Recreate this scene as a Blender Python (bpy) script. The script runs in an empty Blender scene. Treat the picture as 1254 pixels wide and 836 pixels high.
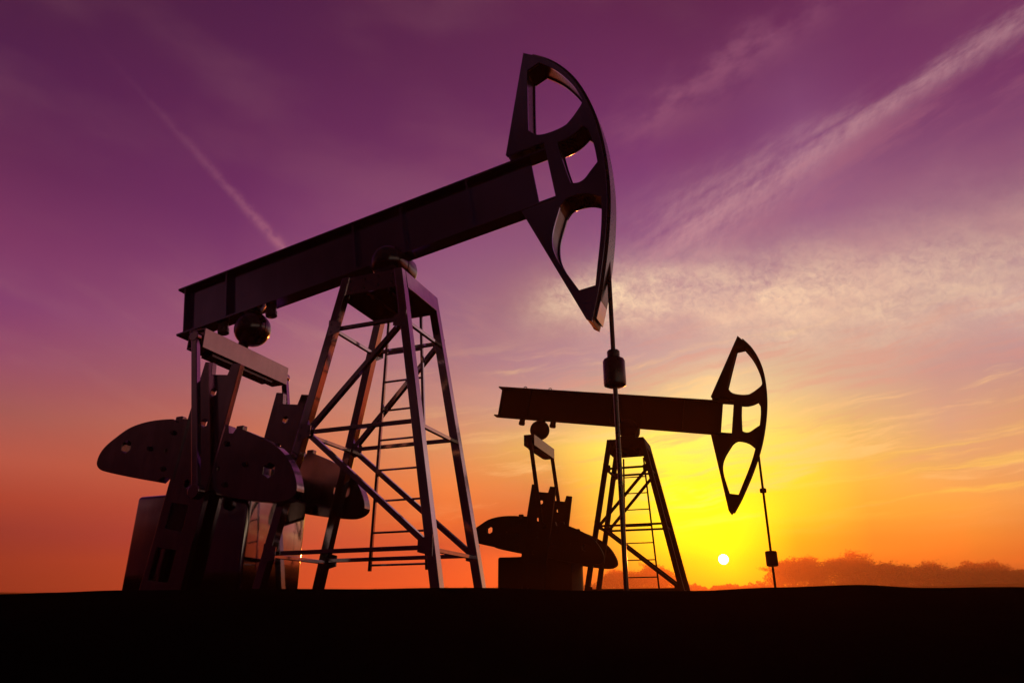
import bpy, bmesh, math, random
from mathutils import Vector, Matrix, noise
R = math.radians
scene = bpy.context.scene
COL = scene.collection

# ---------------------------------------------------------------- helpers
def srgb(r, g, b):
    f = lambda v: (v/12.92 if v <= .04045 else ((v+.055)/1.055)**2.4)
    return (f(r/255), f(g/255), f(b/255))

def link(o, parent=None):
    COL.objects.link(o)
    if parent: o.parent = parent
    return o

def tag(o, label=None, cat=None, group=None, kind=None):
    if label: o['label'] = label
    if cat: o['category'] = cat
    if group: o['group'] = group
    if kind: o['kind'] = kind
    return o

def build(name, bm, mat, parent=None, loc=(0, 0, 0), bevel=0, smooth=False, seg=2):
    bmesh.ops.recalc_face_normals(bm, faces=bm.faces)
    me = bpy.data.meshes.new(name); bm.to_mesh(me); bm.free()
    me.materials.append(mat)
    o = link(bpy.data.objects.new(name, me), parent); o.location = loc
    if smooth:
        for p in me.polygons: p.use_smooth = True
        try: me.set_sharp_from_angle(angle=R(35))
        except Exception: pass
    if bevel:
        m = o.modifiers.new('bevel', 'BEVEL'); m.width = bevel; m.segments = seg
        m.limit_method = 'ANGLE'; m.angle_limit = R(40); m.harden_normals = False
    return o

def box(bm, x0, x1, y0, y1, z0, z1):
    v = [bm.verts.new((x, y, z)) for x in (x0, x1) for y in (y0, y1) for z in (z0, z1)]
    for f in ((0, 1, 3, 2), (4, 6, 7, 5), (0, 4, 5, 1), (2, 3, 7, 6), (0, 2, 6, 4), (1, 5, 7, 3)):
        bm.faces.new([v[i] for i in f])

def bar(bm, a, b, w, h, side=Vector((0, 1, 0))):
    """square bar from a to b; w across (along side), h in the third direction"""
    a, b = Vector(a), Vector(b); d = (b-a).normalized()
    s = (side-d*side.dot(d)).normalized(); u = d.cross(s)
    v = []
    for p in (a, b):
        for i, j in ((-1, -1), (1, -1), (1, 1), (-1, 1)):
            v.append(bm.verts.new(p+s*(i*w/2)+u*(j*h/2)))
    for f in ((3, 2, 1, 0), (4, 5, 6, 7), (0, 1, 5, 4), (1, 2, 6, 5), (2, 3, 7, 6), (3, 0, 4, 7)):
        bm.faces.new([v[i] for i in f])

def lathe(bm, prof, a, axis, n=28):
    """revolve (t, r) profile about an axis from point a"""
    a = Vector(a); d = Vector(axis).normalized()
    s = d.orthogonal().normalized(); u = d.cross(s)
    rings = []
    for t, r in prof:
        if r < 1e-6: rings.append([bm.verts.new(a+d*t)])
        else: rings.append([bm.verts.new(a+d*t+(s*math.cos(q)+u*math.sin(q))*r) for q in (2*math.pi*k/n for k in range(n))])
    for A, B in zip(rings, rings[1:]):
        for k in range(n):
            l = (k+1) % n
            if len(A) == 1 and len(B) == 1: continue
            if len(A) == 1: bm.faces.new((A[0], B[k], B[l]))
            elif len(B) == 1: bm.faces.new((A[k], B[0], A[l]))
            else: bm.faces.new((A[k], B[k], B[l], A[l]))
    for A in (rings[0], rings[-1]):
        if len(A) > 1: bm.faces.new(A)

def tube(bm, a, b, r, n=14):
    a, b = Vector(a), Vector(b)
    lathe(bm, [(0, r), ((b-a).length, r)], a, b-a, n)

def plate(bm, outer, holes, y0, y1):
    """polygon in the xz plane with holes, extruded from y0 to y1"""
    edges = []
    for loop in [outer]+list(holes):
        vs = [bm.verts.new((x, y0, z)) for x, z in loop]
        for i in range(len(vs)): edges.append(bm.edges.new((vs[i-1], vs[i])))
    r = bmesh.ops.triangle_fill(bm, use_beauty=True, use_dissolve=False, edges=edges)
    fs = [g for g in r['geom'] if isinstance(g, bmesh.types.BMFace)]
    e = bmesh.ops.extrude_face_region(bm, geom=fs)
    vs = [g for g in e['geom'] if isinstance(g, bmesh.types.BMVert)]
    bmesh.ops.translate(bm, verts=vs, vec=(0, y1-y0, 0))

def smooth_loop(pts, n=4, keep=()):
    """Catmull-Rom through a closed loop; indices in keep stay sharp corners"""
    out = []; N = len(pts)
    for i in range(N):
        p1, p2 = pts[i], pts[(i+1) % N]
        p0 = pts[i-1] if i not in keep else p1
        p3 = pts[(i+2) % N] if (i+1) % N not in keep else p2
        for k in range(n):
            t = k/n
            out.append(tuple(.5*(2*p1[c]+(p2[c]-p0[c])*t+(2*p0[c]-5*p1[c]+4*p2[c]-p3[c])*t*t+(3*p1[c]-p0[c]-3*p2[c]+p3[c])*t**3) for c in (0, 1)))
    return out

def area(l): return sum(l[i-1][0]*l[i][1]-l[i][0]*l[i-1][1] for i in range(len(l)))/2

def hexagon(cx, cz, r, a=0): return [(cx+r*math.cos(a+k*math.pi/3), cz+r*math.sin(a+k*math.pi/3)) for k in range(6)]

# ---------------------------------------------------------------- materials
class NT:
    """small expression builder over shader nodes"""
    def __init__(s, tree): s.t = tree; s.n = tree.nodes; s.l = tree.links
    def new(s, typ, **k):
        n = s.n.new(typ)
        for a, b in k.items(): setattr(n, a, b)
        return n
    def put(s, sock, v):
        if hasattr(v, 'links'): s.l.new(v, sock)
        else: sock.default_value = v
    def m(s, op, a, b=None, c=None, clamp=False):
        n = s.new('ShaderNodeMath', operation=op); n.use_clamp = clamp
        for i, v in enumerate((a, b, c)):
            if v is not None: s.put(n.inputs[i], v)
        return n.outputs[0]
    def v(s, op, a, b=None):
        n = s.new('ShaderNodeVectorMath', operation=op)
        for i, v in enumerate((a, b)):
            if v is not None: s.put(n.inputs[i], v)
        return n.outputs['Value'] if op in ('DOT_PRODUCT', 'LENGTH', 'DISTANCE') else n.outputs[0]
    def rng(s, x, a, b, c=0., d=1., kind='SMOOTHSTEP'):
        n = s.new('ShaderNodeMapRange', interpolation_type=kind); n.clamp = True
        for i, v in enumerate((x, a, b, c, d)): s.put(n.inputs[i], v)
        return n.outputs[0]
    def mix(s, f, a, b, blend='MIX'):
        n = s.new('ShaderNodeMix', data_type='RGBA', blend_type=blend)
        s.put(n.inputs['Factor'], f); s.put(n.inputs[6], a); s.put(n.inputs[7], b)
        return n.outputs[2]
    def xyz(s, x, y, z):
        n = s.new('ShaderNodeCombineXYZ')
        for i, v in enumerate((x, y, z)): s.put(n.inputs[i], v)
        return n.outputs[0]
    def noise(s, vec, scale=1., detail=4., rough=.55, dist=0.):
        n = s.new('ShaderNodeTexNoise'); s.put(n.inputs['Vector'], vec)
        for k, v in (('Scale', scale), ('Detail', detail), ('Roughness', rough), ('Distortion', dist)): n.inputs[k].default_value = v
        return n.outputs[0]

def metal(name, base, rough, metallic=.85, wear=.35):
    m = bpy.data.materials.new(name); m.use_nodes = True
    t = NT(m.node_tree); b = t.n['Principled BSDF']
    co = t.new('ShaderNodeTexCoord').outputs['Object']
    n1 = t.noise(co, 1.7, 6, .65); n2 = t.noise(co, 23, 4, .6)
    streak = t.noise(t.v('MULTIPLY', co, (9., 9., .8)), 1., 5, .6)
    f = t.rng(t.m('ADD', t.m('MULTIPLY', n1, .6), t.m('MULTIPLY', streak, .4)), .42, .62)
    c = t.mix(f, (*[v*(1-wear) for v in base], 1), (*[min(1, v*(1+wear*.6)) for v in base], 1))
    t.l.new(c, b.inputs['Base Color'])
    b.inputs['Metallic'].default_value = metallic
    t.l.new(t.m('ADD', rough-.06, t.m('MULTIPLY', t.m('ADD', n1, n2), .06)), b.inputs['Roughness'])
    bp = t.new('ShaderNodeBump'); bp.inputs['Strength'].default_value = .06; bp.inputs['Distance'].default_value = .01
    t.l.new(t.noise(co, 6., 5, .6), bp.inputs['Height']); t.l.new(bp.outputs[0], b.inputs['Normal'])
    return m

MACHINE = dict(
    IRON=metal('cast_iron', (.42, .32, .37), .16, metallic=1., wear=.16),
    STEEL=metal('painted_steel', (.58, .47, .55), .11, metallic=1., wear=.10),
    BEAMM=metal('beam_steel', (.34, .28, .48), .17, metallic=1., wear=.10),
    GLOSS=metal('housing_enamel', (.50, .42, .46), .07, metallic=1., wear=.08),
    BAR=metal('bar_steel', (.40, .26, .33), .14, metallic=1., wear=.08),
    BALL=metal('bearing_iron', (.13, .11, .14), .17, metallic=1., wear=.10),
    DARK=metal('dark_iron', (.12, .10, .12), .28, metallic=1., wear=.15))
BLACK = metal('dimmed_far_bar', (.008, .007, .008), .12, metallic=0., wear=.15)
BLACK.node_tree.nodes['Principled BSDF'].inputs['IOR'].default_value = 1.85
FAR_DIM = metal('dimmed_far_metal', (.005, .0045, .005), .72, metallic=0., wear=.15)
FAR_DIM.node_tree.nodes['Principled BSDF'].inputs['IOR'].default_value = 1.35
FARMACHINE = dict(BAR=BLACK, STEEL=FAR_DIM, BEAMM=FAR_DIM, GLOSS=FAR_DIM, BALL=FAR_DIM, DARK=FAR_DIM, IRON=FAR_DIM)  # same machine's metals, colour darkened so bounced sunlight does not show
MATT = metal('matt_black_baffle', (.012, .011, .011), .75, metallic=0., wear=.2)  # for the added panel behind the gear housing
# ---------------------------------------------------------------- the pump jack
# local frame: x towards the horse head, y away from the photographer, z up; z = 0 on the ground.
# H is the height of the tower's top platform.
H = 5.45
PIV = (0, 0, H+.30)          # the beam rocks about this point
ARC = [(3.32, 3.56), (3.70, 3.21), (3.94, 2.86), (4.11, 2.48), (4.22, 2.06), (4.285, 1.62), (4.305, 1.15), (4.285, .66), (4.235, .18), (4.16, -.24), (4.06, -.64), (3.945, -1.03), (3.82, -1.40), (3.69, -1.76), (3.58, -2.02), (3.48, -2.24)]

def arc_fine(off=0., n=5):
    P = [ARC[0]]+ARC+[ARC[-1]]; out = []
    for i in range(1, len(P)-2):
        for k in range(n):
            t = k/n; p0, p1, p2, p3 = P[i-1:i+3]
            out.append(tuple(.5*(2*p1[c]+(p2[c]-p0[c])*t+(2*p0[c]-5*p1[c]+4*p2[c]-p3[c])*t*t+(3*p1[c]-p0[c]-3*p2[c]+p3[c])*t**3) for c in (0, 1)))
    out.append(ARC[-1]); res = []
    for i, p in enumerate(out):
        a, b = out[max(0, i-1)], out[min(len(out)-1, i+1)]
        d = (b[0]-a[0], b[1]-a[1]); L = math.hypot(*d)
        res.append((p[0]+d[1]/L*off, p[1]-d[0]/L*off))
    return res

def head_outline(core=False):
    """closed outline of the horse head; the core lies a little inside the side plates, deeper along the front arc"""
    o = .010 if core else 0.
    back = [(3.40+o*.3, -2.17+o), (3.05+o, -1.0), (2.70+o, .165-o), (3.34+o*.2, .165-o), (3.34+o*.2, 1.385+o), (2.63+o, 1.385+o), (2.61+o, 1.42+o)]
    arc = arc_fine()
    if core:
        deep = arc_fine(-.052); n = len(arc)-1
        mixd = [(lambda t: t*t*(3-2*t))(min(1, .12+min(i, n-i)/(n*.13))) for i in range(n+1)]
        arc = [(a[0]+(d[0]-a[0])*f, a[1]+(d[1]-a[1])*f) for a, d, f in zip(arc, deep, mixd)]
    return arc+back

HOLES = [
    smooth_loop([(3.325, 3.11), (3.20, 2.36), (3.11, 1.77), (3.25, 1.60), (3.48, 1.545), (3.75, 1.56), (3.88, 1.63), (4.02, 1.75), (4.15, 1.89), (4.165, 2.0), (4.10, 2.30), (3.96, 2.63), (3.80, 2.90), (3.57, 3.18)], 4, (0, 2, 9, 13)),
    smooth_loop([(3.575, 1.27), (3.76, 1.28), (3.94, 1.34), (4.07, 1.42), (4.15, 1.30), (4.18, .94), (4.165, .58), (4.02, .46), (3.89, .35), (3.77, .32), (3.645, .36), (3.59, .90)], 4, (0, 3, 4, 6, 10)),
    smooth_loop([(3.37, -.03), (3.50, .085), (3.68, .095), (3.88, .04), (4.085, -.11), (4.03, -.40), (3.95, -.72), (3.86, -1.02), (3.76, -1.33), (3.66, -1.65), (3.39, -1.645), (3.25, -1.28), (3.165, -1.05), (3.115, -.82), (3.125, -.60), (3.20, -.37)], 4, (0, 4, 9, 10)),
]

def grow(loop, d):
    n = len(loop); s = 1 if area(loop) > 0 else -1; out = []
    for i in range(n):
        a, b = loop[i-2], loop[(i+1) % n]; p = loop[i]
        a = loop[i-1]; dx, dz = b[0]-a[0], b[1]-a[1]; L = math.hypot(dx, dz) or 1
        out.append((p[0]+s*dz/L*d, p[1]-s*dx/L*d))
    return out

def make_jack(paint, phi, eq, pit_end, rod_top, clamp_z, collar_z):
    """eq = centre of the equalizer bar, pit_end = (x,z) of the pitman's lower end; both relative to the platform"""
    STEEL, BEAMM, GLOSS, BALL, DARK, IRON, BAR = (paint[k] for k in ('STEEL', 'BEAMM', 'GLOSS', 'BALL', 'DARK', 'IRON', 'BAR'))
    root = link(bpy.data.objects.new('pump_jack', None)); root.empty_display_size = .5
    # --- walking beam (rocks about PIV)
    def rock(o): o.location = PIV; o.rotation_euler = (0, -phi, 0); return o
    T, B, X0, X1 = 1.335, .235, -4.92, 3.33
    bm = bmesh.new()
    box(bm, X0, X1, -.155, .155, T-.045, T); box(bm, X0, X1, -.155, .155, B, B+.045)
    box(bm, X0+.09, 2.99, -.022, .022, B+.045, T-.045)
    beam = rock(build('walking_beam', bm, BEAMM, root, bevel=.006))
    for x in (-4.74, -3.68, -.68, .37, 1.75):
        bm = bmesh.new()
        for s in (-1, 1): box(bm, x-.015, x+.015, min(s*.022, s*.15), max(s*.022, s*.15), B+.046, T-.046)
        build('stiffener_plate', bm, BEAMM, beam, bevel=.003)
    for x in (-3.94, -2.99):
        bm = bmesh.new(); pts = [Vector((x+.055*math.cos(q), 0, T+.035+.055*math.sin(q))) for q in (R(-20+220*k/10) for k in range(11))]
        for a, b in zip(pts, pts[1:]): tube(bm, a, b, .016, 8)
        build('lifting_eye', bm, DARK, beam, smooth=True)
    bm = bmesh.new(); box(bm, -.34, .34, -.20, .20, .17, B-.002)
    build('saddle_plate', bm, BEAMM, beam, bevel=.006)
    # --- horse head
    bm = bmesh.new(); plate(bm, head_outline(True), [grow(h, .028) for h in HOLES], -.192, .192)
    for x in (2.86, 3.18):
        box(bm, x-.04, x+.04, -.12, .12, T+.002, 1.43); box(bm, x-.04, x+.04, -.12, .12, .10, B-.002)
    head = rock(build('horse_head', bm, DARK, root, bevel=.004, seg=1))
    bm = bmesh.new(); A, D = arc_fine(-.028)[2:-2], arc_fine(-.05)[2:-2]; plate(bm, A+D[::-1], [], -.19, .19)
    build('arc_channel', bm, STEEL, head)
    for y0, y1 in ((-.238, -.194), (.194, .238)):
        bm = bmesh.new(); plate(bm, head_outline(), HOLES, y0, y1)
        build('side_plate', bm, BEAMM, head, bevel=.005)
    # --- bearing under the tail, with two hanging bolts
    def capsule(c, r, half, rim):
        bm = bmesh.new(); prof = [(-half, 0)]
        for k in range(1, 9):
            q = k/8*math.pi/2; prof.append((-half+rim*(1-math.cos(q)), r*math.sin(q)))
        prof += [(-.035, r), (-.03, r*1.035), (.03, r*1.035), (.035, r)]
        for k in range(7, -1, -1):
            q = k/8*math.pi/2; prof.append((half-rim*(1-math.cos(q)), r*math.sin(q)))
        lathe(bm, prof, c, (0, 1, 0), 40); return bm
    o = rock(build('tail_bearing', capsule((-3.15, 0, -.13), .335, .33, .28), BALL, root, smooth=True))
    bm = bmesh.new(); lathe(bm, [(0, .12), (.19, .12), (.195, .16), (.235, .16)], (-3.15, 0, 0), (0, 0, 1), 20)
    build('bearing_neck', bm, DARK, o, smooth=True)
    for x in (-3.86, -2.70):
        bm = bmesh.new(); lathe(bm, [(0, .085), (.015, .11), (.10, .115), (.105, .10), (.232, .10)], (x, 0, 0), (0, 0, 1), 12)
        rock(build('hanging_bolt', bm, DARK, root, smooth=True))
    # --- saddle bearing on the tower
    o = build('saddle_bearing', capsule((0, 0, 0), .325, .50, .26), BALL, root, (.03, 0, H+.43), smooth=True)
    bm = bmesh.new(); box(bm, -.26, .26, -.40, .40, -.428, -.28)
    build('bearing_foot', bm, DARK, o, bevel=.01)
    # --- equalizer bar
    bm = bmesh.new(); hw = .185
    sq = lambda r: [(-r, -r), (r, -r), (r, r), (-r, r)]
    plate(bm, sq(hw), [sq(hw-.03)], -1.17, 1.17)
    box(bm, -hw+.032, hw-.032, -1.12, 1.12, -hw+.032, hw-.032)
    e = build('equalizer_bar', bm, BAR, root, (eq[0], 0, H+eq[1]), bevel=.006)
    bm = bmesh.new(); box(bm, -.13, .13, -.86, .80, -hw-.065, -hw-.002); build('wear_plate', bm, DARK, e, bevel=.006)
    bm = bmesh.new(); lathe(bm, [(0, .10), (.10, .10), (.24, .09)], (0, 0, hw+.002), (0, 0, 1), 20); build('bearing_neck', bm, DARK, e, smooth=True)
    for s in (-1, 1):
        bm = bmesh.new(); lathe(bm, [(0, .11), (.05, .11), (.06, .085), (.14, .085)], (0, s*1.133, .0), (0, s, 0), 20)
        build('wrist_pin', bm, DARK, e, smooth=True)
        px, pz = eq[0]+.06, eq[1]
        d = Vector((pit_end[0]-px, 0, pit_end[1]-pz)); L = d.length
        bm = bmesh.new(); bar(bm, (0, 0, .09), (0, 0, -L), .10, .12)
        lathe(bm, [(-.055, .095), (.055, .095)], (0, 0, .0), (0, 1, 0), 24); lathe(bm, [(-.075, .12), (.075, .12)], (0, 0, -L), (0, 1, 0), 24)
        o = build('pitman_arm', bm, STEEL, root, (px, s*1.24, H+pz), bevel=.012)
        o.rotation_euler = (0, math.atan2(-d.x, -d.z), 0)
    # --- cranks with their counterweights
    crank = [(-3.10, -1.36), (-2.93, -1.39), (-2.91, -1.62), (-2.55, -1.67), (-2.48, -1.47), (-2.29, -1.50), (-2.45, -2.57), (-2.64, -3.72), (-2.86, -5.40), (-3.74, -5.40), (-3.64, -4.80), (-3.47, -3.55), (-3.29, -2.40)]
    win1 = [(-3.32, -3.83), (-2.95, -3.89), (-3.00, -4.31), (-3.38, -4.24)]
    win2a = [(-3.48, -4.54), (-3.32, -4.565), (-3.385, -5.07), (-3.55, -5.05)]
    win2b = [(-3.28, -4.57), (-3.05, -4.60), (-3.12, -5.09), (-3.345, -5.075)]
    wl = smooth_loop([(-3.24, -2.40), (-3.40, -2.385), (-3.46, -2.46), (-3.56, -2.385), (-3.62, -2.365), (-3.96, -2.35), (-4.30, -2.37), (-4.61, -2.44), (-4.87, -2.575), (-5.09, -2.72), (-5.20, -2.86), (-5.225, -3.02), (-5.13, -3.13), (-4.93, -3.20), (-4.37, -3.325), (-3.70, -3.455), (-3.60, -3.37), (-3.38, -3.44)], 4, (0, 1, 2, 3, 15, 16, 17))
    wr = smooth_loop([(-2.385, -2.59), (-2.33, -2.60), (-2.30, -2.74), (-2.21, -2.75), (-2.16, -2.68), (-2.05, -2.69), (-1.82, -2.78), (-1.57, -2.89), (-1.28, -3.05), (-1.06, -3.24), (-.90, -3.46), (-.80, -3.70), (-.82, -3.86), (-1.04, -3.945), (-1.45, -3.915), (-1.96, -3.84), (-2.36, -3.76), (-2.42, -3.68), (-2.585, -3.70)], 4, (0, 1, 2, 3, 4, 16, 17, 18))
    for s in (-1, 1):
        y = s*.975
        bm = bmesh.new(); plate(bm, crank, [hexagon(-2.80, -1.96, .075, .4), hexagon(-2.90, -2.50, .075, .4), hexagon(-2.92, -3.05, .05, .4), hexagon(-3.06, -3.53, .075, .4), hexagon(-2.50, -3.66, .07, .4), win1, win2a, win2b], y-.055, y+.055)
        c = build('crank_arm', bm, IRON, root, (0, 0, H), bevel=.008)
        bm = bmesh.new(); box(bm, -3.48, -2.93, y-.02, y+.02, -4.38, -3.80)
        build('recess_panel', bm, DARK, c)
        bm = bmesh.new(); lathe(bm, [(-.13, .0), (-.13, .17), (.13, .17), (.13, 0)], (-2.93, y-s*.10, -3.25), (0, 1, 0), 28)
        build('crank_hub', bm, DARK, c, smooth=True)
        for loop, holes in ((wl, [hexagon(-4.58, -2.775, .125, .5), hexagon(-3.62, -2.93, .04, .5)]), (wr, [hexagon(-1.37, -3.43, .125, .5), hexagon(-2.40, -3.33, .035, .5)])):
            bm = bmesh.new(); plate(bm, loop, holes, s*.965-.095, s*.965+.095)
            cw = build('counterweight', bm, IRON, root, (0, 0, H), bevel=.014, seg=3)
            pts = ((-3.52, -2.62), (-3.62, -3.24), (-4.0, -2.86)) if loop is wl else ((-2.30, -2.92), (-2.22, -3.60), (-1.86, -3.30))
            for px, pz in pts:
                bm = bmesh.new(); lathe(bm, [(0, .052), (.012, .052), (.013, .036), (.045, .036)], (px, s*.965+s*.0955, pz), (0, s, 0), 6)
                build('clamp_bolt', bm, DARK, cw)
            px, pz = (-3.50, -2.36) if loop is wl else (-2.12, -2.66)
            bm = bmesh.new(); box(bm, px-.075, px+.075, s*.965-.06, s*.965+.06, pz-.07, pz+.045)
            build('lifting_lug', bm, IRON, cw, bevel=.02)
    # --- gear housing behind the near crank
    bm = bmesh.new(); box(bm, -4.38, -1.90, -.80, .72, -5.46, -3.62)
    g = build('gear_housing', bm, GLOSS, root, (0, 0, H), bevel=.07, seg=4)
    for pp in g.data.polygons: pp.use_smooth = True
    bm = bmesh.new(); box(bm, -4.2, -2.03, .722, .76, -5.4, -3.74)
    for k in range(13): x = -4.15+.17*k; box(bm, x, x+.03, .762, .84, -5.3, -3.8)
    build('reflection_baffle', bm, MATT, g)  # unseen finned panel, added so the housing's back does not mirror the sun
    bm = bmesh.new(); lathe(bm, [(-.86, .12), (.86, .12)], (-2.93, 0, -3.25), (0, 1, 0), 24)
    build('crank_shaft', bm, DARK, root, (0, 0, H), smooth=True)
    bm = bmesh.new(); box(bm, -3.28, -2.58, -.62, .62, -3.618, -3.02)
    build('gear_case', bm, DARK, root, (0, 0, H), bevel=.05)
    # --- tower
    a, b, sx, sy, w = .60, .679, .195, .029, .153
    def corner(X, Y, t): return Vector((X*(a+sx*t-w/2), Y*(b+sy*t-w/2), -t))
    for X in (-1, 1):
        for Y in (-1, 1):
            bm = bmesh.new(); v = []
            for t in (0.0, H+.06):
                c = corner(X, Y, t)
                v += [bm.verts.new((c.x+i*w/2, c.y+j*w/2, -t)) for i, j in ((-1, -1), (1, -1), (1, 1), (-1, 1))]
            for f in ((3, 2, 1, 0), (4, 5, 6, 7), (0, 1, 5, 4), (1, 2, 6, 5), (2, 3, 7, 6), (3, 0, 4, 7)): bm.faces.new([v[i] for i in f])
            leg = build('tower_leg', bm, STEEL, root, (0, 0, H), bevel=.008)
            c = corner(X, Y, H)
            bm = bmesh.new(); box(bm, c.x-.16, c.x+.16, c.y-.16, c.y+.16, -H-.05, -H+.03); build('foot_plate', bm, DARK, leg, bevel=.006)
    bm = bmesh.new(); box(bm, -.55, .55, -b+.05, b-.05, -.06, -.004)
    for x in (-.2, .2): box(bm, x-.04, x+.04, -b+.05, b-.05, -.26, -.062)
    box(bm, -.52, .52, -b+.012, -b+.045, -.345, -.006); box(bm, -.52, .52, b-.045, b-.012, -.345, -.006)
    for s in (-1, 1):
        bm2 = [(s*.59, -.006), (s*.66, -.335)]
        v = []
        for yy in (-b+w-.02, b-w+.02):
            for x, z in bm2: v += [bm.verts.new((x-.015, yy, z)), bm.verts.new((x+.015-.03*(s < 0)+.03*(s < 0), yy, z))]
        for f in ((0, 1, 3, 2), (4, 6, 7, 5), (0, 4, 5, 1), (2, 3, 7, 6), (0, 2, 6, 4), (1, 5, 7, 3)): bm.faces.new([v[i] for i in f])
    build('top_platform', bm, STEEL, root, (0, 0, H), bevel=.005)
    ps = .075
    def strut(name, p, q, side, s=ps):
        bm = bmesh.new(); bar(bm, p, q, s, s, side); build(name, bm, STEEL, root, (0, 0, H), bevel=.005)
    Yv, Xv = Vector((0, 1, 0)), Vector((1, 0, 0))
    for Y in (-1, 1):
        for t in (.95, 2.76, 4.68):
            p, q = corner(-1, Y, t), corner(1, Y, t); strut('cross_strut', p+Xv*.06, q-Xv*.06, Yv, .062)
        p = corner(-1, Y, 2.76)+Xv*.09
        strut('diagonal_brace', p+Vector((0, 0, .02)), corner(1, Y, 1.0)-Xv*.05, Yv, .085)
        strut('diagonal_brace', p-Vector((0, 0, .02)), corner(1, Y, 4.66)-Xv*.05, Yv, .085)
    for X in (-1, 1):
        for t in (.97, 2.79, 4.71):
            p, q = corner(X, -1, t), corner(X, 1, t); strut('cross_strut', p+Yv*.06-Xv*X*.03, q-Yv*.06-Xv*X*.03, Xv, .06)
    for Y in (-1, 1):
        for X, t in ((-1, 2.76), (1, 1.0), (1, 4.66), (-1, .95), (-1, 4.68)):
            c = corner(X, Y, t); yo = c.y+Y*(w/2+.007)
            gp = [(c.x-X*.19, -t+.09), (c.x-X*.19, -t-.09), (c.x+X*.05, -t-.15), (c.x+X*.05, -t+.15)]
            bm = bmesh.new(); plate(bm, gp, [], yo-.006, yo+.006)
            for px, pz in ((c.x, -t+.07), (c.x, -t-.07), (c.x-X*.14, -t)):
                lathe(bm, [(0, .017), (.016, .017)], (px, yo+Y*.006, pz), (0, Y, 0), 6)
            build('gusset_plate', bm, STEEL, root, (0, 0, H))
    for x in (-.42, -.14, .14, .42):
        for z in (-.09, -.25):
            bm = bmesh.new(); lathe(bm, [(0, .022), (.018, .022)], (x, -b+.012, z), (0, -1, 0), 6)
            build('apron_bolt', bm, DARK, root, (0, 0, H))
    # --- ladder leaning inside the far side
    lad = lambda s, z: Vector((.03*(z+4.9)/4.5+s*(.34+.21*(-.42-z)/4.45), .50+.30*(-.42-z)/4.45, z))
    bm = bmesh.new()
    for s in (-1, 1): bar(bm, lad(s, -.42), lad(s, -4.87), .05, .05)
    l = build('ladder', bm, STEEL, root, (0, 0, H), bevel=.003)
    for k in range(8):
        z = -1.05-.532*k
        bm = bmesh.new(); tube(bm, lad(-1, z), lad(1, z), .019, 10); build('rung', bm, STEEL, l, smooth=True)
    # --- polished rod hanging from the head down to the well
    X = 4.055
    bm = bmesh.new(); tube(bm, (X, 0, rod_top), (X, 0, -H-.25), .036, 14)
    r = build('polished_rod', bm, DARK, root, (0, 0, H), smooth=True)
    bm = bmesh.new(); lathe(bm, [(0, .12), (.02, .165), (.05, .171), (.40, .171), (.435, .155), (.445, .10)], (X, 0, clamp_z), (0, 0, 1), 28)
    build('rod_weight', bm, DARK, r, smooth=True)
    bm = bmesh.new(); lathe(bm, [(0, .085), (.01, .098), (.11, .098), (.13, .08)], (X, 0, collar_z), (0, 0, 1), 22)
    build('rod_clamp', bm, DARK, r, smooth=True)
    return root

CAMZ = 1.0
near = make_jack(MACHINE, R(9.4), (-3.26, -.945), (-2.62, -3.72), .28, -2.36, -1.905)
tag(near, 'large near pump jack with its horse head raised high against the purple sky', 'pump jack', 'oil pump jacks in the field')
near.location = (-2.2078, 11.888, CAMZ+5.7137-H); near.rotation_euler.z = -.37541
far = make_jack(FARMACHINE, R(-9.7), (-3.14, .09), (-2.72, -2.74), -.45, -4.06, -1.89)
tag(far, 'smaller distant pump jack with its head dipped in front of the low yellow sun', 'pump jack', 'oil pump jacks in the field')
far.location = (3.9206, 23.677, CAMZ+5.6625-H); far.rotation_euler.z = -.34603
# ---------------------------------------------------------------- ground
def crest_z(x):
    P = [(-9, .22), (-4.705, .255), (-4.257, .266), (-3.585, .287), (-2.459, .300), (-1.406, .296), (-.73, .308), (-.2, .308), (.549, .288), (1.676, .283), (2.423, .312), (3.225, .332), (3.822, .308), (4.577, .315), (9, .30)]
    if x <= P[0][0]: return P[0][1]
    for (a, za), (b, zb) in zip(P, P[1:]):
        if x <= b:
            t = (x-a)/(b-a); t = t*t*(3-2*t); return za+(zb-za)*t
    return P[-1][1]
def sm(a, b, x):
    t = min(1, max(0, (x-a)/(b-a))); return t*t*(3-2*t)
def ground_z(x, y):
    c = CAMZ+crest_z(x*7/max(3., y) if y > 0 else x)
    plateau = CAMZ+.235
    r = math.hypot(x, y)
    if y < 7: z = c-(1.02+.3*sm(0, -40, y))*sm(7, 0.5, y)
    else: z = plateau+(c-plateau)*sm(9.5, 7., y)
    far_ = sm(120, 1100, r)*sm(-.3, .5, y/max(1, r))*(33+8*sm(-.45, -.05, x/max(1, r)))
    n = noise.noise(Vector((x*.9, y*.9, 0)))*.018+noise.noise(Vector((x*4, y*4, 3)))*.006
    if 6 < y < 8.5: n *= .25
    big = noise.noise(Vector((x*.004, y*.004, 7)))*3*sm(150, 500, r)
    return z+n*sm(80, 20, r)+far_+big
def axis(lo, hi, fine0, fine1, step, grow_=1.22):
    v = [fine0]; 
    while v[-1] < fine1: v.append(v[-1]+step)
    s = step
    while v[-1] < hi: s *= grow_; v.append(v[-1]+s)
    s = step; w = []; x = fine0
    while x > lo: s *= grow_; x -= s; w.append(x)
    return w[::-1]+v
xs = [min(1185, max(-1185, v)) for v in axis(-1000, 1000, -8, 8, .16)]; ys = [min(1185, max(-56, v)) for v in axis(-50, 1000, 2.0, 11, .14)]
bm = bmesh.new(); grid = [[bm.verts.new((x, y, ground_z(x, y))) for x in xs] for y in ys]
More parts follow.
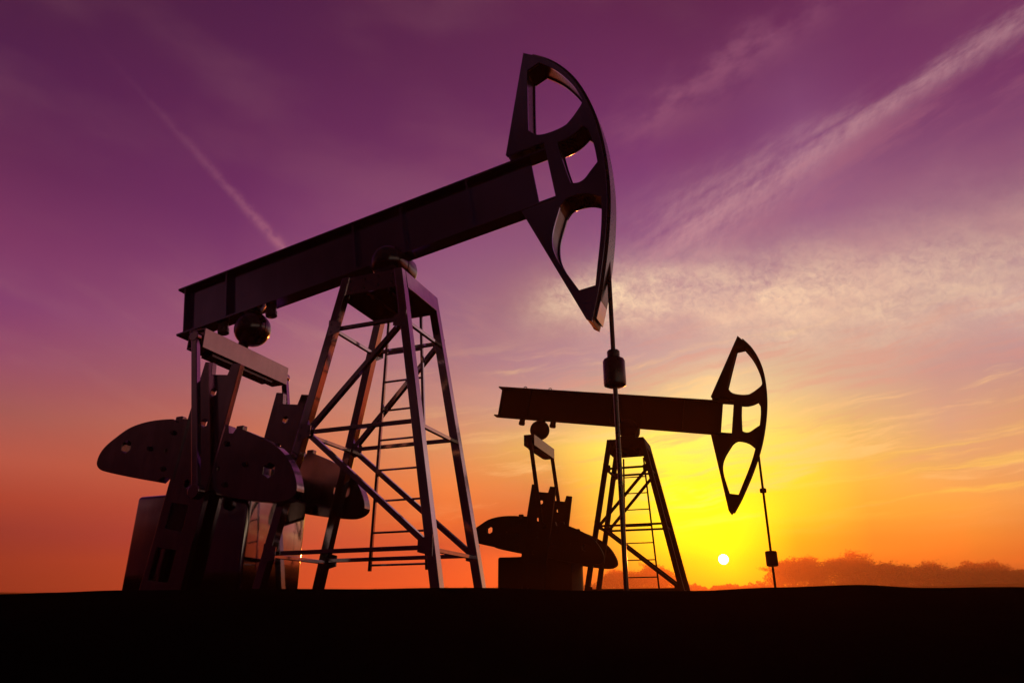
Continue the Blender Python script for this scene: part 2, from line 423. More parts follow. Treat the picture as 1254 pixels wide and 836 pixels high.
for j in range(len(ys)-1):
    for i in range(len(xs)-1): bm.faces.new((grid[j][i], grid[j][i+1], grid[j+1][i+1], grid[j+1][i]))
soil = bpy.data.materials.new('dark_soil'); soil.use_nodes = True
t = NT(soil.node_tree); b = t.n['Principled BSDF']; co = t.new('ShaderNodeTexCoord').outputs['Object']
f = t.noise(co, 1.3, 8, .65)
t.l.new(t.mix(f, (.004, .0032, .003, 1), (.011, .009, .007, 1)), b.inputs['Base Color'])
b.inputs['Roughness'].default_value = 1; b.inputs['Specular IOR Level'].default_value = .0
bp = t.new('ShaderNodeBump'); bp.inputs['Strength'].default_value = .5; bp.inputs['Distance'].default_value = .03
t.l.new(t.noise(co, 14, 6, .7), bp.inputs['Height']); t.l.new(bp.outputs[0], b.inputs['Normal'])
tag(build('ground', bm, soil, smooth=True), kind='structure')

# ---------------------------------------------------------------- far treeline
leafm = bpy.data.materials.new('tree_foliage'); leafm.use_nodes = True
t = NT(leafm.node_tree); b = t.n['Principled BSDF']
t.l.new(t.mix(t.noise(t.new('ShaderNodeTexCoord').outputs['Object'], .4, 3), (.06, .042, .018, 1), (.11, .065, .025, 1)), b.inputs['Base Color'])
b.inputs['Roughness'].default_value = .9
tl = t.new('ShaderNodeBsdfTranslucent'); tl.inputs[0].default_value = (.20, .09, .02, 1)
mx = t.new('ShaderNodeMixShader'); mx.inputs[0].default_value = .5
t.l.new(b.outputs[0], mx.inputs[1]); t.l.new(tl.outputs[0], mx.inputs[2]); t.l.new(mx.outputs[0], t.n['Material Output'].inputs['Surface'])
barkm = bpy.data.materials.new('tree_bark'); barkm.use_nodes = True
t = NT(barkm.node_tree); b = t.n['Principled BSDF']
t.l.new(t.mix(t.noise(t.v('MULTIPLY', t.new('ShaderNodeTexCoord').outputs['Object'], (4., 4., .7)), 1., 5), (.03, .022, .016, 1), (.09, .07, .05, 1)), b.inputs['Base Color'])
b.inputs['Roughness'].default_value = .95

def leaf(bm, rnd, p, s):
    n = Vector((rnd.gauss(0, 1), rnd.gauss(0, 1), rnd.gauss(0, 1))).normalized(); u = n.orthogonal().normalized(); w = n.cross(u)
    a = rnd.uniform(0, 6.28); u, w = u*math.cos(a)+w*math.sin(a), w*math.cos(a)-u*math.sin(a)
    bm.faces.new([bm.verts.new(p+u*s*i+w*s*j*.7) for i, j in ((-1, 0), (0, -1), (1, 0), (0, 1))])

def tree_meshes(seed, h, wdt, bare):
    """trunk with limbs, and a crown of many small leaf clumps at the limbs' ends"""
    rnd = random.Random(seed); tb = bmesh.new(); cb = bmesh.new()
    def limb(a, d, L, r, lev):
        p = a; n = 3; pr = r
        for k in range(n):
            d = (d+Vector((rnd.gauss(0, .16), rnd.gauss(0, .16), rnd.gauss(.03, .1)))).normalized()
            q = p+d*L/n; r2 = pr*.82
            lathe(tb, [(0, pr), ((q-p).length, r2)], p, q-p, 6 if lev < 2 else 4)
            p, pr = q, r2
            if lev < 4:
                for _ in range(2 if lev < 3 else 1):
                    if rnd.random() < .88:
                        e = (d*.8+Vector((rnd.gauss(0, .62*wdt), rnd.gauss(0, .62*wdt), rnd.gauss(.18, .3)))).normalized()
                        limb(p, e, L*rnd.uniform(.55, .74), pr*.62, lev+1)
            if lev >= 2:
                for _ in range(bare):
                    leaf(cb, rnd, p+Vector((rnd.gauss(0, 1), rnd.gauss(0, 1), rnd.gauss(0, .8)))*h*.032, h*rnd.uniform(.007, .017))
    limb(Vector((0, 0, -1.)), Vector((0, 0, 1)), h*.42, h*.022, 0)
    lobes = []
    for k in range(16):
        a_, q_ = k*2.4, math.sqrt((k+.5)/16)
        lobes.append((Vector((math.cos(a_)*q_*.36*wdt, math.sin(a_)*q_*.36*wdt, .24+.46*(1-q_*q_)+rnd.uniform(-.05, .06)))*h, rnd.uniform(.13, .21)*h))
    lobes.append((Vector((0, 0, .52*h)), .30*h))
    for c, r in lobes:
        for _ in range(int(120*bare*(r/h/.2)**2)):
            d = Vector((rnd.gauss(0, 1), rnd.gauss(0, 1), rnd.gauss(0, 1))).normalized()
            p = c+d*r*(rnd.random()**.33)*(1+.22*noise.noise(d*2.3+c))
            leaf(cb, rnd, p, h*rnd.uniform(.008, .020))
        for _ in range(5+(6-bare)*3):
            d = Vector((rnd.gauss(0, .6), rnd.gauss(0, .6), rnd.uniform(.4, 1.2))).normalized()
            q = c+d*r*rnd.uniform(1.0, 1.22); lathe(tb, [(0, h*.006), ((q-c).length, h*.002)], c, q-c, 4)
    out = []
    for nm, bb, m in (('trunk', tb, barkm), ('crown', cb, leafm)):
        me = bpy.data.meshes.new(nm); bb.to_mesh(me); bb.free(); me.materials.append(m); out.append(me)
    zs = sorted(v.co.z for v in out[1].vertices); zs = zs[:int(len(zs)*.985)]; xs_ = [v.co.x for v in out[1].vertices]
    xs_.sort(); k = len(xs_)//60
    return out, max(zs), xs_[-k]-xs_[k]

F_, TH = 880.768, .374623
def ray(px, py):
    x, u = (px-627)/F_, (418-py)/F_; c, s = math.cos(TH), math.sin(TH)
    return Vector((x, c-u*s, s+u*c))
protos = [tree_meshes(3, 20, 1.0, 5), tree_meshes(11, 20, .75, 3), tree_meshes(29, 20, 1.25, 6), tree_meshes(41, 20, .9, 2)]
def tree(px, top, wpx, k, label, dist=880., rz=0.):
    me, zt, wd = protos[k]
    d = ray(px, 722); d = d/math.hypot(d.x, d.y)*dist; x, y = d.x, d.y
    zb = ground_z(x, y)-.3
    dt = ray(px, top); ztop = CAMZ+dt.z/math.hypot(dt.x, dt.y)*dist
    sc = (ztop-zb)/zt; ws = wpx/F_*math.hypot(x, y)*1.03/wd
    o = link(bpy.data.objects.new('hazy_tree', None)); o.location = (x, y, zb); o.rotation_euler.z = math.atan2(-x, y)+rz
    o.scale = (ws, ws, sc)
    tag(o, label, 'tree', 'hazy trees on the horizon')
    for m in me: link(bpy.data.objects.new(m.name, m), o)
    return o
TREES = [
    (972, 687, 44, 0, 'rounded hazy tree just right of the hanging rod weight, glowing orange'),
    (994, 683, 26, 3, 'thin bare-topped hazy tree between two round crowns right of the rod'),
    (1036, 681, 58, 2, 'broadest and tallest domed hazy tree on the right horizon'),
    (1062, 691, 36, 0, 'hazy tree tucked against the right shoulder of the tallest dome'),
    (1090, 691, 36, 1, 'mid-sized hazy tree with gaps at its base right of the tallest dome'),
    (1110, 694, 28, 0, 'low round hazy tree left of the gap in the treeline'),
    (1144, 690, 30, 1, 'narrow dark orange hazy tree standing alone right of the gap'),
    (1175, 697, 34, 3, 'low wispy hazy tree right of the narrow lone one'),
    (1194, 691, 34, 0, 'twin-crowned left half hazy tree near the right edge'),
    (1217, 689, 36, 3, 'spiky-topped hazy tree near the right edge of the picture'),
    (1248, 696, 44, 2, 'dark red hazy tree cut by the right edge of the picture'),
    (800, 694, 50, 2, 'faint domed hazy tree seen through the distant tower legs'),
    (757, 700, 38, 0, 'faint low hazy tree seen left of the distant ladder'),
]
for i, (px, top, wp, k, lab) in enumerate(TREES): tree(px, top, wp, k, lab, 1060+(i*37 % 60), i*1.3)
# the continuous wood they rise from
rnd = random.Random(5); bm = bmesh.new()
for k in range(60000):
    a = rnd.uniform(-48, 48); az = R(a)
    d = rnd.uniform(1125, 1165); x, y = d*math.sin(az), d*math.cos(az)
    right = sm(4, 9, a)*1.0
    top = (7+5.5*noise.noise(Vector((a*.55, 0, 1)))+4*noise.noise(Vector((a*2.1, 0, 5)))+2*noise.noise(Vector((a*6, 0, 9))))*(.55+.75*right)
    h = max(1.5, (top+3-.5*sm(17, 20, a)+3*sm(-2, 3, a)-9*math.exp(-((a-14.6)/3.)**2)-7*sm(-8, -18, a))*1.3)*(rnd.random()**.8)
    leaf(bm, rnd, Vector((x, y, ground_z(x, y)+h)), rnd.uniform(.6, 1.3)+2.6*max(0., 1-h/12))
me = bpy.data.meshes.new('distant_wood'); bm.to_mesh(me); bm.free(); me.materials.append(leafm)
tag(link(bpy.data.objects.new('distant_wood', me)), 'low hazy wood running along the whole horizon', 'wood', kind='stuff')

# ---------------------------------------------------------------- evening air
HZ = .0006
bm = bmesh.new(); box(bm, -1200, 1200, -60, 1200, -12, 96)
hm = bpy.data.materials.new('evening_haze'); hm.use_nodes = True
n = hm.node_tree.nodes; n.remove(n['Principled BSDF'])
pv = n.new('ShaderNodeVolumePrincipled'); pv.inputs['Color'].default_value = (1., .50, .20, 1); pv.inputs['Density'].default_value = HZ; pv.inputs['Anisotropy'].default_value = .6
hm.node_tree.links.new(pv.outputs[0], n['Material Output'].inputs['Volume'])
tag(build('haze', bm, hm), 'thin evening haze filling the air over the field', 'haze', kind='stuff')

# ---------------------------------------------------------------- sun and sky
SUN = Vector((.27093, .95946, .0777)).normalized()
sd = bpy.data.lights.new('sun', 'SUN'); sd.energy = 3.6; sd.angle = R(.6); sd.color = (1, .22, .03)
so = link(bpy.data.objects.new('sun', sd)); so.rotation_euler = (-SUN).to_track_quat('-Z', 'Y').to_euler(); so.location = (60, 200, 60)

W = bpy.data.worlds.new('World'); scene.world = W; W.use_nodes = True
t = NT(W.node_tree); bg = t.n['Background']; bg.inputs['Strength'].default_value = .1
D = t.v('NORMALIZE', t.new('ShaderNodeTexCoord').outputs['Generated'])
sp = t.new('ShaderNodeSeparateXYZ'); t.l.new(D, sp.inputs[0]); dx, dy, dz = sp.outputs
az = t.m('MULTIPLY', t.m('ARCTAN2', dx, dy), 180/math.pi)
el = t.m('MULTIPLY', t.m('ARCSINE', dz), 180/math.pi)
SKY_EL = [0, 2.5, 4, 5.5, 7.5, 10, 13, 16.5, 20, 24, 29, 35, 42, 50, 90]
SKY = [
    (-180, [[0.0051,0.0006,0.0029],[0.0053,0.0006,0.0031],[0.0053,0.0006,0.0031],[0.0053,0.0006,0.0033],[0.0049,0.0006,0.0033],[0.0044,0.0006,0.0036],[0.0026,0.0004,0.0027],[0.0021,0.0003,0.0028],[0.001,0.0002,0.002],[0.0009,0.0002,0.0023],[0.0008,0.0002,0.0024],[0.0008,0.0002,0.0026],[0.001,0.0003,0.0029],[0.0017,0.0004,0.0034],[0.0036,0.0008,0.0055]]),
    (-105, [[0.0051,0.0006,0.0029],[0.0053,0.0006,0.0031],[0.0053,0.0006,0.0031],[0.0053,0.0006,0.0033],[0.0049,0.0006,0.0033],[0.0044,0.0006,0.0036],[0.0026,0.0004,0.0027],[0.0021,0.0003,0.0028],[0.001,0.0002,0.002],[0.0009,0.0002,0.0023],[0.0008,0.0002,0.0024],[0.0008,0.0002,0.0026],[0.001,0.0003,0.0029],[0.0017,0.0004,0.0034],[0.0036,0.0008,0.0055]]),
    (-75, [[0.0484,0.0017,0.0068],[0.0582,0.0047,0.0086],[0.0651,0.007,0.011],[0.0762,0.0127,0.0124],[0.1741,0.0261,0.0144],[0.2049,0.0467,0.0383],[0.109,0.0375,0.0469],[0.1042,0.0226,0.0715],[0.066,0.012,0.0638],[0.0754,0.015,0.0511],[0.0437,0.0092,0.0354],[0.0238,0.0052,0.0288],[0.0205,0.0051,0.0186],[0.0143,0.0037,0.0145],[0.0326,0.006,0.0251]]),
    (-46, [[0.1133,0.0034,0.0126],[0.1375,0.0107,0.0167],[0.1548,0.0166,0.0228],[0.1825,0.0309,0.0259],[0.428,0.0642,0.0309],[0.5058,0.1158,0.0903],[0.2686,0.0933,0.1132],[0.2574,0.0559,0.1746],[0.1635,0.0297,0.1564],[0.1873,0.0372,0.1244],[0.1081,0.0227,0.085],[0.0584,0.0126,0.068],[0.0498,0.0123,0.0421],[0.0332,0.0085,0.0311],[0.0762,0.0137,0.0545]]),
    (-36, [[0.1217,0.0085,0.0155],[0.1605,0.0192,0.0198],[0.1944,0.0253,0.0272],[0.2358,0.0332,0.0358],[0.4136,0.0617,0.0387],[0.5025,0.1116,0.0763],[0.3585,0.112,0.1055],[0.2879,0.0809,0.1594],[0.2126,0.0528,0.1714],[0.1769,0.0381,0.1393],[0.1077,0.0214,0.1011],[0.0744,0.0148,0.0803],[0.0541,0.0117,0.0574],[0.0338,0.0076,0.044],[0.0762,0.0137,0.0545]]),
    (-24, [[0.1784,0.0192,0.0192],[0.297,0.0341,0.0241],[0.3259,0.0388,0.033],[0.3192,0.039,0.0487],[0.4082,0.0642,0.0489],[0.5163,0.1147,0.0631],[0.5016,0.1481,0.0984],[0.3434,0.13,0.1506],[0.288,0.0983,0.1939],[0.1841,0.049,0.1664],[0.1235,0.0261,0.1291],[0.0946,0.0182,0.0963],[0.0653,0.0129,0.0722],[0.0464,0.0098,0.0536],[0.0762,0.0137,0.0545]]),
    (-14, [[0.3476,0.0349,0.0224],[0.4609,0.051,0.0256],[0.4386,0.0549,0.0324],[0.387,0.0606,0.0461],[0.4907,0.1061,0.0508],[0.6142,0.1712,0.0673],[0.6329,0.2283,0.106],[0.4418,0.2197,0.1814],[0.3582,0.1698,0.2256],[0.2627,0.1043,0.2154],[0.1864,0.0536,0.1735],[0.1087,0.0234,0.1129],[0.0755,0.0152,0.0784],[0.0636,0.0133,0.056],[0.0762,0.0137,0.0545]]),
    (-5, [[0.5567,0.061,0.0232],[0.6357,0.0739,0.0248],[0.4226,0.0605,0.0311],[0.267,0.0544,0.0392],[0.6209,0.1582,0.0396],[0.7427,0.2572,0.0715],[0.6136,0.3276,0.1395],[0.4445,0.2753,0.2285],[0.3085,0.1933,0.2479],[0.238,0.1335,0.2314],[0.2006,0.0793,0.1997],[0.1131,0.0244,0.1222],[0.0854,0.0183,0.0867],[0.0655,0.0126,0.0606],[0.0762,0.0137,0.0545]]),
    (3, [[0.7412,0.0653,0.0179],[0.779,0.1134,0.0229],[0.5126,0.1204,0.0289],[0.2232,0.0908,0.0364],[0.1973,0.1124,0.0465],[0.4214,0.263,0.0785],[0.6605,0.5568,0.1291],[0.4334,0.3631,0.3012],[0.3203,0.2394,0.3083],[0.2848,0.1845,0.2224],[0.2044,0.0957,0.2076],[0.1177,0.0283,0.1341],[0.0937,0.019,0.0934],[0.0741,0.0126,0.0605],[0.0762,0.0137,0.0545]]),
    (8, [[0.8365,0.1911,0.0051],[0.9197,0.2552,0.016],[0.9473,0.4075,0.0221],[0.7127,0.56,0.0286],[0.7451,0.715,0.0452],[1.0009,0.9059,0.0667],[1.1146,1.0445,0.1341],[0.4924,0.46,0.286],[0.3601,0.3105,0.349],[0.3122,0.2213,0.2731],[0.1823,0.0814,0.2197],[0.1244,0.0302,0.1508],[0.0993,0.0197,0.0993],[0.0709,0.0114,0.0562],[0.0762,0.0137,0.0545]]),
    (12.5, [[0.8491,0.3878,0.0014],[0.9863,0.5042,0.0048],[1.2575,0.8793,0.0049],[1.4943,1.3612,0.0063],[1.4444,1.4055,0.0175],[1.3893,1.293,0.0285],[1.3267,1.1952,0.1259],[0.6887,0.6474,0.321],[0.4539,0.3922,0.3739],[0.3117,0.2155,0.3009],[0.1806,0.0793,0.2264],[0.1358,0.034,0.1608],[0.1012,0.0204,0.1001],[0.0599,0.009,0.0497],[0.0762,0.0137,0.0545]]),
    (16.5, [[0.7767,0.4178,0.0045],[1.0241,0.6011,0.0022],[1.3796,1.0583,0.0012],[1.6631,1.437,0.0014],[1.648,1.5366,0.0084],[1.3163,1.1838,0.0205],[1.2439,1.1296,0.1674],[0.8504,0.8105,0.3725],[0.5194,0.4565,0.3923],[0.3259,0.2317,0.3151],[0.2055,0.1002,0.2305],[0.1402,0.0377,0.1541],[0.097,0.0205,0.0959],[0.0555,0.0081,0.0481],[0.0762,0.0137,0.0545]]),
    (21, [[0.752,0.2962,0.0194],[0.9904,0.3285,0.006],[1.2492,0.4397,0.0031],[1.39,0.545,0.0076],[1.4052,0.8763,0.0259],[1.0995,0.9598,0.0412],[0.9348,0.8913,0.1538],[0.6642,0.6402,0.33],[0.4835,0.445,0.3732],[0.32,0.2342,0.307],[0.212,0.1022,0.2293],[0.1457,0.0432,0.1635],[0.0986,0.0205,0.0968],[0.0611,0.0071,0.0487],[0.0762,0.0137,0.0545]]),
    (26, [[0.8954,0.1994,0.0237],[0.8391,0.1686,0.0142],[0.7658,0.2489,0.0143],[0.8598,0.2943,0.0254],[0.9755,0.4841,0.0476],[0.6959,0.6028,0.0841],[0.6143,0.558,0.1806],[0.5329,0.4726,0.3259],[0.5029,0.4366,0.3639],[0.316,0.2137,0.2849],[0.2235,0.1056,0.2392],[0.1814,0.0633,0.1913],[0.1123,0.0237,0.1031],[0.06,0.004,0.0427],[0.0762,0.0137,0.0545]]),
    (32, [[0.9556,0.064,0.0201],[0.5986,0.114,0.0206],[0.2897,0.1927,0.0234],[0.4503,0.3076,0.0406],[0.7454,0.4553,0.08],[0.5936,0.4576,0.1684],[0.5378,0.4186,0.2708],[0.4335,0.3356,0.3089],[0.4547,0.3836,0.3605],[0.313,0.2117,0.2915],[0.2119,0.0978,0.2157],[0.1397,0.0357,0.1424],[0.1147,0.0236,0.1037],[0.1279,0.0385,0.0998],[0.0762,0.0137,0.0545]]),
    (40, [[0.9316,0.0452,0.0268],[0.3501,0.0554,0.0268],[0.165,0.0803,0.0288],[0.2757,0.1681,0.0663],[0.5432,0.3291,0.14],[0.6665,0.3687,0.2036],[0.5668,0.3627,0.1794],[0.4045,0.2926,0.3278],[0.4437,0.344,0.3846],[0.3061,0.1935,0.2576],[0.1839,0.0705,0.1849],[0.1256,0.0267,0.1248],[0.1195,0.0249,0.0994],[0.1417,0.0493,0.1027],[0.0762,0.0137,0.0545]]),
    (50, [[0.9272,0.0455,0.0363],[0.3499,0.0557,0.0384],[0.1664,0.08,0.0419],[0.2814,0.168,0.0998],[0.5309,0.2866,0.161],[0.6718,0.2993,0.2742],[0.5629,0.2873,0.1401],[0.365,0.2391,0.3443],[0.4293,0.3043,0.4076],[0.2953,0.1713,0.2237],[0.1619,0.0511,0.1632],[0.1458,0.0315,0.1258],[0.1601,0.0279,0.0929],[0.1845,0.0451,0.0884],[0.0762,0.0137,0.0545]]),
    (62, [[0.1559,0.0262,0.0194],[0.2232,0.0343,0.0232],[0.2705,0.0409,0.0252],[0.305,0.0452,0.0284],[0.3231,0.0513,0.0369],[0.305,0.0578,0.0513],[0.2831,0.0612,0.0648],[0.2664,0.0612,0.0762],[0.2623,0.0648,0.0908],[0.2542,0.0685,0.117],[0.2307,0.0648,0.1384],[0.1812,0.0423,0.1221],[0.1441,0.0232,0.0976],[0.117,0.016,0.0704],[0.0762,0.0137,0.0545]]),
    (78, [[0.078,0.0131,0.0097],[0.1116,0.0171,0.0116],[0.1353,0.0204,0.0126],[0.1525,0.0226,0.0142],[0.1615,0.0256,0.0185],[0.1525,0.0289,0.0256],[0.1416,0.0306,0.0324],[0.1332,0.0306,0.0381],[0.1311,0.0324,0.0454],[0.1271,0.0343,0.0585],[0.1153,0.0324,0.0692],[0.0906,0.0211,0.0611],[0.0721,0.0116,0.0488],[0.0585,0.008,0.0352],[0.0381,0.0069,0.0272]]),
    (98, [[0.028,0.0046,0.0049],[0.0389,0.0059,0.0056],[0.0465,0.0069,0.0059],[0.052,0.0076,0.0065],[0.0546,0.0086,0.0079],[0.0514,0.0096,0.0103],[0.0469,0.01,0.012],[0.0439,0.01,0.0139],[0.0426,0.0105,0.0157],[0.0412,0.0111,0.0201],[0.0374,0.0105,0.0236],[0.0295,0.0069,0.0211],[0.0237,0.0039,0.0173],[0.0197,0.0028,0.0133],[0.0143,0.0027,0.012]]),
    (125, [[0.0051,0.0006,0.0029],[0.0053,0.0006,0.0031],[0.0053,0.0006,0.0031],[0.0053,0.0006,0.0033],[0.0049,0.0006,0.0033],[0.0044,0.0006,0.0036],[0.0026,0.0004,0.0027],[0.0021,0.0003,0.0028],[0.001,0.0002,0.002],[0.0009,0.0002,0.0023],[0.0008,0.0002,0.0024],[0.0008,0.0002,0.0026],[0.001,0.0003,0.0029],[0.0017,0.0004,0.0034],[0.0036,0.0008,0.0055]]),
    (180, [[0.0051,0.0006,0.0029],[0.0053,0.0006,0.0031],[0.0053,0.0006,0.0031],[0.0053,0.0006,0.0033],[0.0049,0.0006,0.0033],[0.0044,0.0006,0.0036],[0.0026,0.0004,0.0027],[0.0021,0.0003,0.0028],[0.001,0.0002,0.002],[0.0009,0.0002,0.0023],[0.0008,0.0002,0.0024],[0.0008,0.0002,0.0026],[0.001,0.0003,0.0029],[0.0017,0.0004,0.0034],[0.0036,0.0008,0.0055]]),
]
elf = t.m('DIVIDE', el, 90., clamp=True)
col = prev = None
for a, row in SKY:
    cr = t.new('ShaderNodeValToRGB'); t.l.new(elf, cr.inputs[0]); r = cr.color_ramp; r.interpolation = 'LINEAR'
    for i, (e, c) in enumerate(zip(SKY_EL, row)):
        s = r.elements[i] if i < 2 else r.elements.new(e/90)
        s.position = e/90
    for i, (e, c) in enumerate(zip(SKY_EL, row)):
        r.elements[i].position = e/90; r.elements[i].color = (*c, 1)
    col = cr.outputs[0] if col is None else t.mix(t.rng(az, prev, a, kind='LINEAR'), col, cr.outputs[0])
    prev = a

# clouds: fields over the sky's directions
def off(v, k): return t.v('ADD', v, (k*3.1, k*1.7, k*2.3))
def great(p, q):
    """signed distance (degrees) from the great circle through two directions, and the fraction along it"""
    p, q = Vector(p).normalized(), Vector(q).normalized(); n = p.cross(q).normalized(); e = (q-p*p.dot(q)).normalized()
    ang = math.acos(p.dot(q))
    dist = t.m('MULTIPLY', t.v('DOT_PRODUCT', D, tuple(n)), 57.3)
    along = t.m('DIVIDE', t.m('ARCTAN2', t.v('DOT_PRODUCT', D, tuple(e)), t.v('DOT_PRODUCT', D, tuple(p))), ang)
    return dist, along
def gauss(x, w): return t.m('POWER', 2.718, t.m('MULTIPLY', -1., t.m('POWER', t.m('ABSOLUTE', t.m('DIVIDE', x, w)), 2.)))
def add_cloud(mask, c, amt=1.):
    global col
    col = t.mix(t.m('MULTIPLY', mask, amt, clamp=True), col, (*srgb(*c), 1))
AE = t.xyz(t.m('MULTIPLY', az, .1), t.m('MULTIPLY', el, .1), 0.)
warp = t.noise(AE, 1.6, 4, .55)
wv = t.m('MULTIPLY', t.m('SUBTRACT', warp, .5), 2.)
# very soft large variation everywhere
soft = t.rng(t.noise(t.xyz(t.m('MULTIPLY', az, .05), t.m('MULTIPLY', el, .13), 4.), 1., 5, .5), .42, .72)
add_cloud(t.m('MULTIPLY', soft, t.rng(el, 8., 16.)), (186, 128, 132), .10)
# (A) dappled cloud bank right of the near head
fine = t.noise(t.xyz(t.m('ADD', t.m('MULTIPLY', t.m('ADD', az, t.m('MULTIPLY', el, .5)), 1.1), t.m('MULTIPLY', wv, 1.2)), t.m('MULTIPLY', t.m('SUBTRACT', el, t.m('MULTIPLY', az, .35)), 1.25), 1.), 1.25, 7, .66, .5)
mid = t.noise(t.xyz(t.m('MULTIPLY', az, .16), t.m('MULTIPLY', t.m('ADD', el, t.m('MULTIPLY', az, .12)), .42), 2.), 1., 5, .55)
ctr = t.m('SUBTRACT', t.rng(az, -2., 9., 23.6, 25.0, 'LINEAR'), t.m('MULTIPLY', t.m('MAXIMUM', t.m('SUBTRACT', az, 8.), 0.), .115))
wid = t.rng(az, -2., 30., 1.7, 3.3, 'LINEAR')
bankA = gauss(t.m('SUBTRACT', t.m('ADD', el, t.m('MULTIPLY', wv, 1.6)), ctr), wid)
bankA = t.m('MULTIPLY', bankA, t.m('MULTIPLY', t.rng(az, -2., 9.), t.rng(az, 18., 36., 1., .55)))
patch = t.noise(t.xyz(t.m('MULTIPLY', t.m('ADD', az, t.m('MULTIPLY', el, .9)), .16), t.m('MULTIPLY', el, .22), 9.), 1., 4, .55)
bankA = t.m('MULTIPLY', bankA, t.rng(patch, .30, .60, .55, 1.15))
bankA = t.m('MULTIPLY', bankA, t.rng(t.m('ADD', t.m('MULTIPLY', fine, .65), t.m('MULTIPLY', mid, .6)), .24, .86))
add_cloud(bankA, (250, 230, 190), 1.0)
# wide veil reaching up at the far right
dv, sv = great((.291, .827, .481), (.561, .654, .508))
veil = t.m('MULTIPLY', t.rng(t.m('ADD', dv, t.m('MULTIPLY', wv, 3.)), -1., 6.), t.rng(el, 19., 24.))
veil = t.m('MULTIPLY', veil, t.rng(t.m('ADD', t.m('MULTIPLY', fine, .22), t.m('MULTIPLY', mid, .85)), .25, .90))
veil = t.m('MULTIPLY', veil, t.rng(az, 4., 22.))
add_cloud(veil, (200, 158, 156), .42)
# (B) broad old contrail sweeping up to the right
d, s = great((.212, .854, .475), (.545, .588, .598))
stre = t.noise(t.xyz(t.m('MULTIPLY', s, 3.), t.m('MULTIPLY', d, .55), 6.), 1.4, 6, .62)
fib = t.noise(t.xyz(t.m('ADD', t.m('MULTIPLY', s, 22.), t.m('MULTIPLY', d, .8)), t.m('MULTIPLY', d, 1.0), 3.), 1.3, 7, .66)
dw = t.m('ADD', d, t.m('MULTIPLY', t.m('SUBTRACT', stre, .5), 2.2))
wB = t.rng(s, -.1, .85, 2.9, .75)
B = t.m('MULTIPLY', gauss(dw, wB), t.m('MULTIPLY', t.rng(s, -.30, .12), t.rng(s, 1.5, .9)))
B = t.m('MULTIPLY', B, t.rng(t.m('ADD', t.m('MULTIPLY', fib, .40), t.m('MULTIPLY', stre, .60)), .26, .74))
add_cloud(B, (200, 156, 162), .74)
sideB = t.m('MULTIPLY', gauss(t.m('ADD', dw, -2.2), 2.1), t.m('MULTIPLY', t.rng(s, .05, .5), t.rng(stre, .4, .72)))
add_cloud(sideB, (164, 104, 128), .45)
# (C) faint band above it
d, s = great((.144, .788, .598), (.36, .651, .669))
fC = t.noise(t.xyz(t.m('MULTIPLY', s, 4.), t.m('MULTIPLY', d, .5), 8.), 1.3, 6, .6)
C_ = t.m('MULTIPLY', gauss(t.m('ADD', d, t.m('MULTIPLY', t.m('SUBTRACT', fC, .5), 3.)), 1.5), t.m('MULTIPLY', t.rng(s, -.2, .25), t.rng(s, 1.5, .6)))
add_cloud(t.m('MULTIPLY', C_, t.rng(fC, .3, .7)), (150, 92, 122), .55)
# (D) thin contrail on the left
d, s = great((-.494, .598, .632), (-.303, .834, .461))
fD = t.noise(t.xyz(t.m('MULTIPLY', s, 14.), t.m('MULTIPLY', d, .6), 2.), 1.5, 5, .6)
wD = t.rng(s, .1, 1., .16, .36, 'LINEAR')
D_ = t.m('MULTIPLY', gauss(t.m('ADD', d, t.m('MULTIPLY', t.m('SUBTRACT', fD, .5), .55)), wD), t.m('POWER', t.rng(s, .0, 1.0, .0, 1., 'LINEAR'), 2.4))
D_ = t.m('MULTIPLY', D_, t.m('MULTIPLY', t.rng(s, -.2, .05), t.rng(s, 1.25, 1.05)))
add_cloud(t.m('MULTIPLY', D_, t.rng(fD, .25, .6)), (184, 118, 136), .52)
# (E) long low streaks lit by the sun
lowv = t.xyz(t.m('MULTIPLY', az, .055), t.m('MULTIPLY', t.m('SUBTRACT', t.m('ADD', el, t.m('MULTIPLY', wv, .7)), t.m('MULTIPLY', az, .12)), .50), 11.)
st = t.noise(lowv, 1.4, 7, .64, .35)
E_ = t.m('MULTIPLY', t.rng(st, .50, .70), t.m('MULTIPLY', t.rng(el, 5.5, 9.), t.rng(el, 23., 17.)))
E_ = t.m('MULTIPLY', E_, t.rng(az, -14., 6.))
add_cloud(E_, (255, 226, 150), .50)
Es = t.m('MULTIPLY', t.rng(st, .50, .32), t.m('MULTIPLY', t.rng(el, 8., 13.), t.rng(el, 24., 19.)))
add_cloud(t.m('MULTIPLY', Es, t.rng(az, -8., 8.)), (204, 156, 142), .45)
st3 = t.noise(t.xyz(t.m('MULTIPLY', az, .045), t.m('MULTIPLY', t.m('SUBTRACT', t.m('ADD', el, t.m('MULTIPLY', wv, .5)), t.m('MULTIPLY', az, .06)), .62), 23.), 1.3, 7, .62, .3)
E3 = t.m('MULTIPLY', t.rng(st3, .50, .66), t.m('MULTIPLY', t.rng(el, 6.5, 8.5), t.rng(el, 14.5, 11.)))
add_cloud(t.m('MULTIPLY', E3, t.m('MULTIPLY', t.rng(az, 2., 12.), t.rng(az, 40., 27., .35, 1.))), (255, 240, 96), .55)
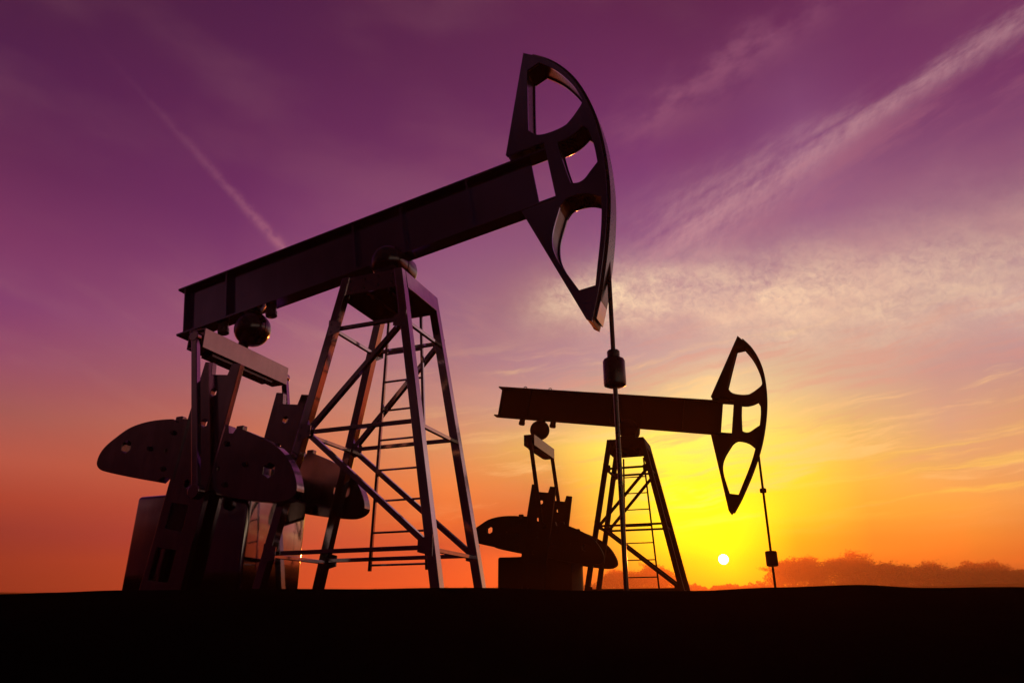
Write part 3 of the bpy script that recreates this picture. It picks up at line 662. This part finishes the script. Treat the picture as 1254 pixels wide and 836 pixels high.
# (F) pale wisps behind the tower and to the left
st2 = t.noise(t.xyz(t.m('MULTIPLY', az, .10), t.m('MULTIPLY', t.m('ADD', el, t.m('MULTIPLY', az, .25)), .34), 17.), 1.3, 6, .58, .4)
F2 = t.m('MULTIPLY', t.rng(st2, .46, .74), t.m('MULTIPLY', t.rng(el, 9., 15.), t.rng(el, 28., 21.)))
add_cloud(t.m('MULTIPLY', F2, t.m('MULTIPLY', t.rng(az, 14., -2.), t.rng(az, -34., -14., .25, 1.))), (206, 160, 140), .20)
# the sun's disc and the glow round it
cs = t.v('DOT_PRODUCT', D, tuple(SUN))
ang = t.m('MULTIPLY', t.m('ARCCOSINE', t.m('MINIMUM', cs, .9999999)), 57.2958)
glow = t.m('POWER', 2.718, t.m('MULTIPLY', -.42, ang))
col = t.mix(1., col, t.mix(t.m('MULTIPLY', glow, 1., clamp=True), (0, 0, 0, 1), (.55, .50, .0, 1)), 'ADD')
disc = t.rng(ang, .375, .32)
col = t.mix(disc, col, (9., 9., 8., 1))
# physical sky as the base it is graded over
nis = t.new('ShaderNodeTexSky', sky_type='NISHITA'); nis.sun_disc = False
nis.sun_elevation = math.asin(SUN.z); nis.sun_rotation = math.atan2(SUN.x, SUN.y); nis.air_density = 1.6; nis.dust_density = 3.
col10 = t.v('SCALE', col); col10.node.inputs['Scale'].default_value = 10.
fin = t.mix(1., col10, t.mix(1., nis.outputs[0], (.004, .003, .005, 1), 'MULTIPLY'), 'ADD')
t.l.new(fin, bg.inputs['Color'])
W.cycles.sampling_method = 'MANUAL'; W.cycles.sample_map_resolution = 2048

# ---------------------------------------------------------------- camera and view
cd = bpy.data.cameras.new('camera'); cd.sensor_width = 36; cd.lens = 36*F_/1254; cd.clip_start = .05; cd.clip_end = 20000
co_ = link(bpy.data.objects.new('camera', cd)); co_.location = (0, 0, CAMZ); co_.rotation_euler = (math.pi/2+TH, 0, 0)
scene.camera = co_
vs = scene.view_settings; vs.view_transform = 'Standard'; vs.look = 'None'; vs.exposure = 0; vs.gamma = 1; vs.use_curve_mapping = False
cy = scene.cycles; cy.use_denoising = True; cy.max_bounces = 8; cy.volume_bounces = 1; cy.glossy_bounces = 1; cy.diffuse_bounces = 3
cy.sample_clamp_indirect = 6; cy.caustics_reflective = False
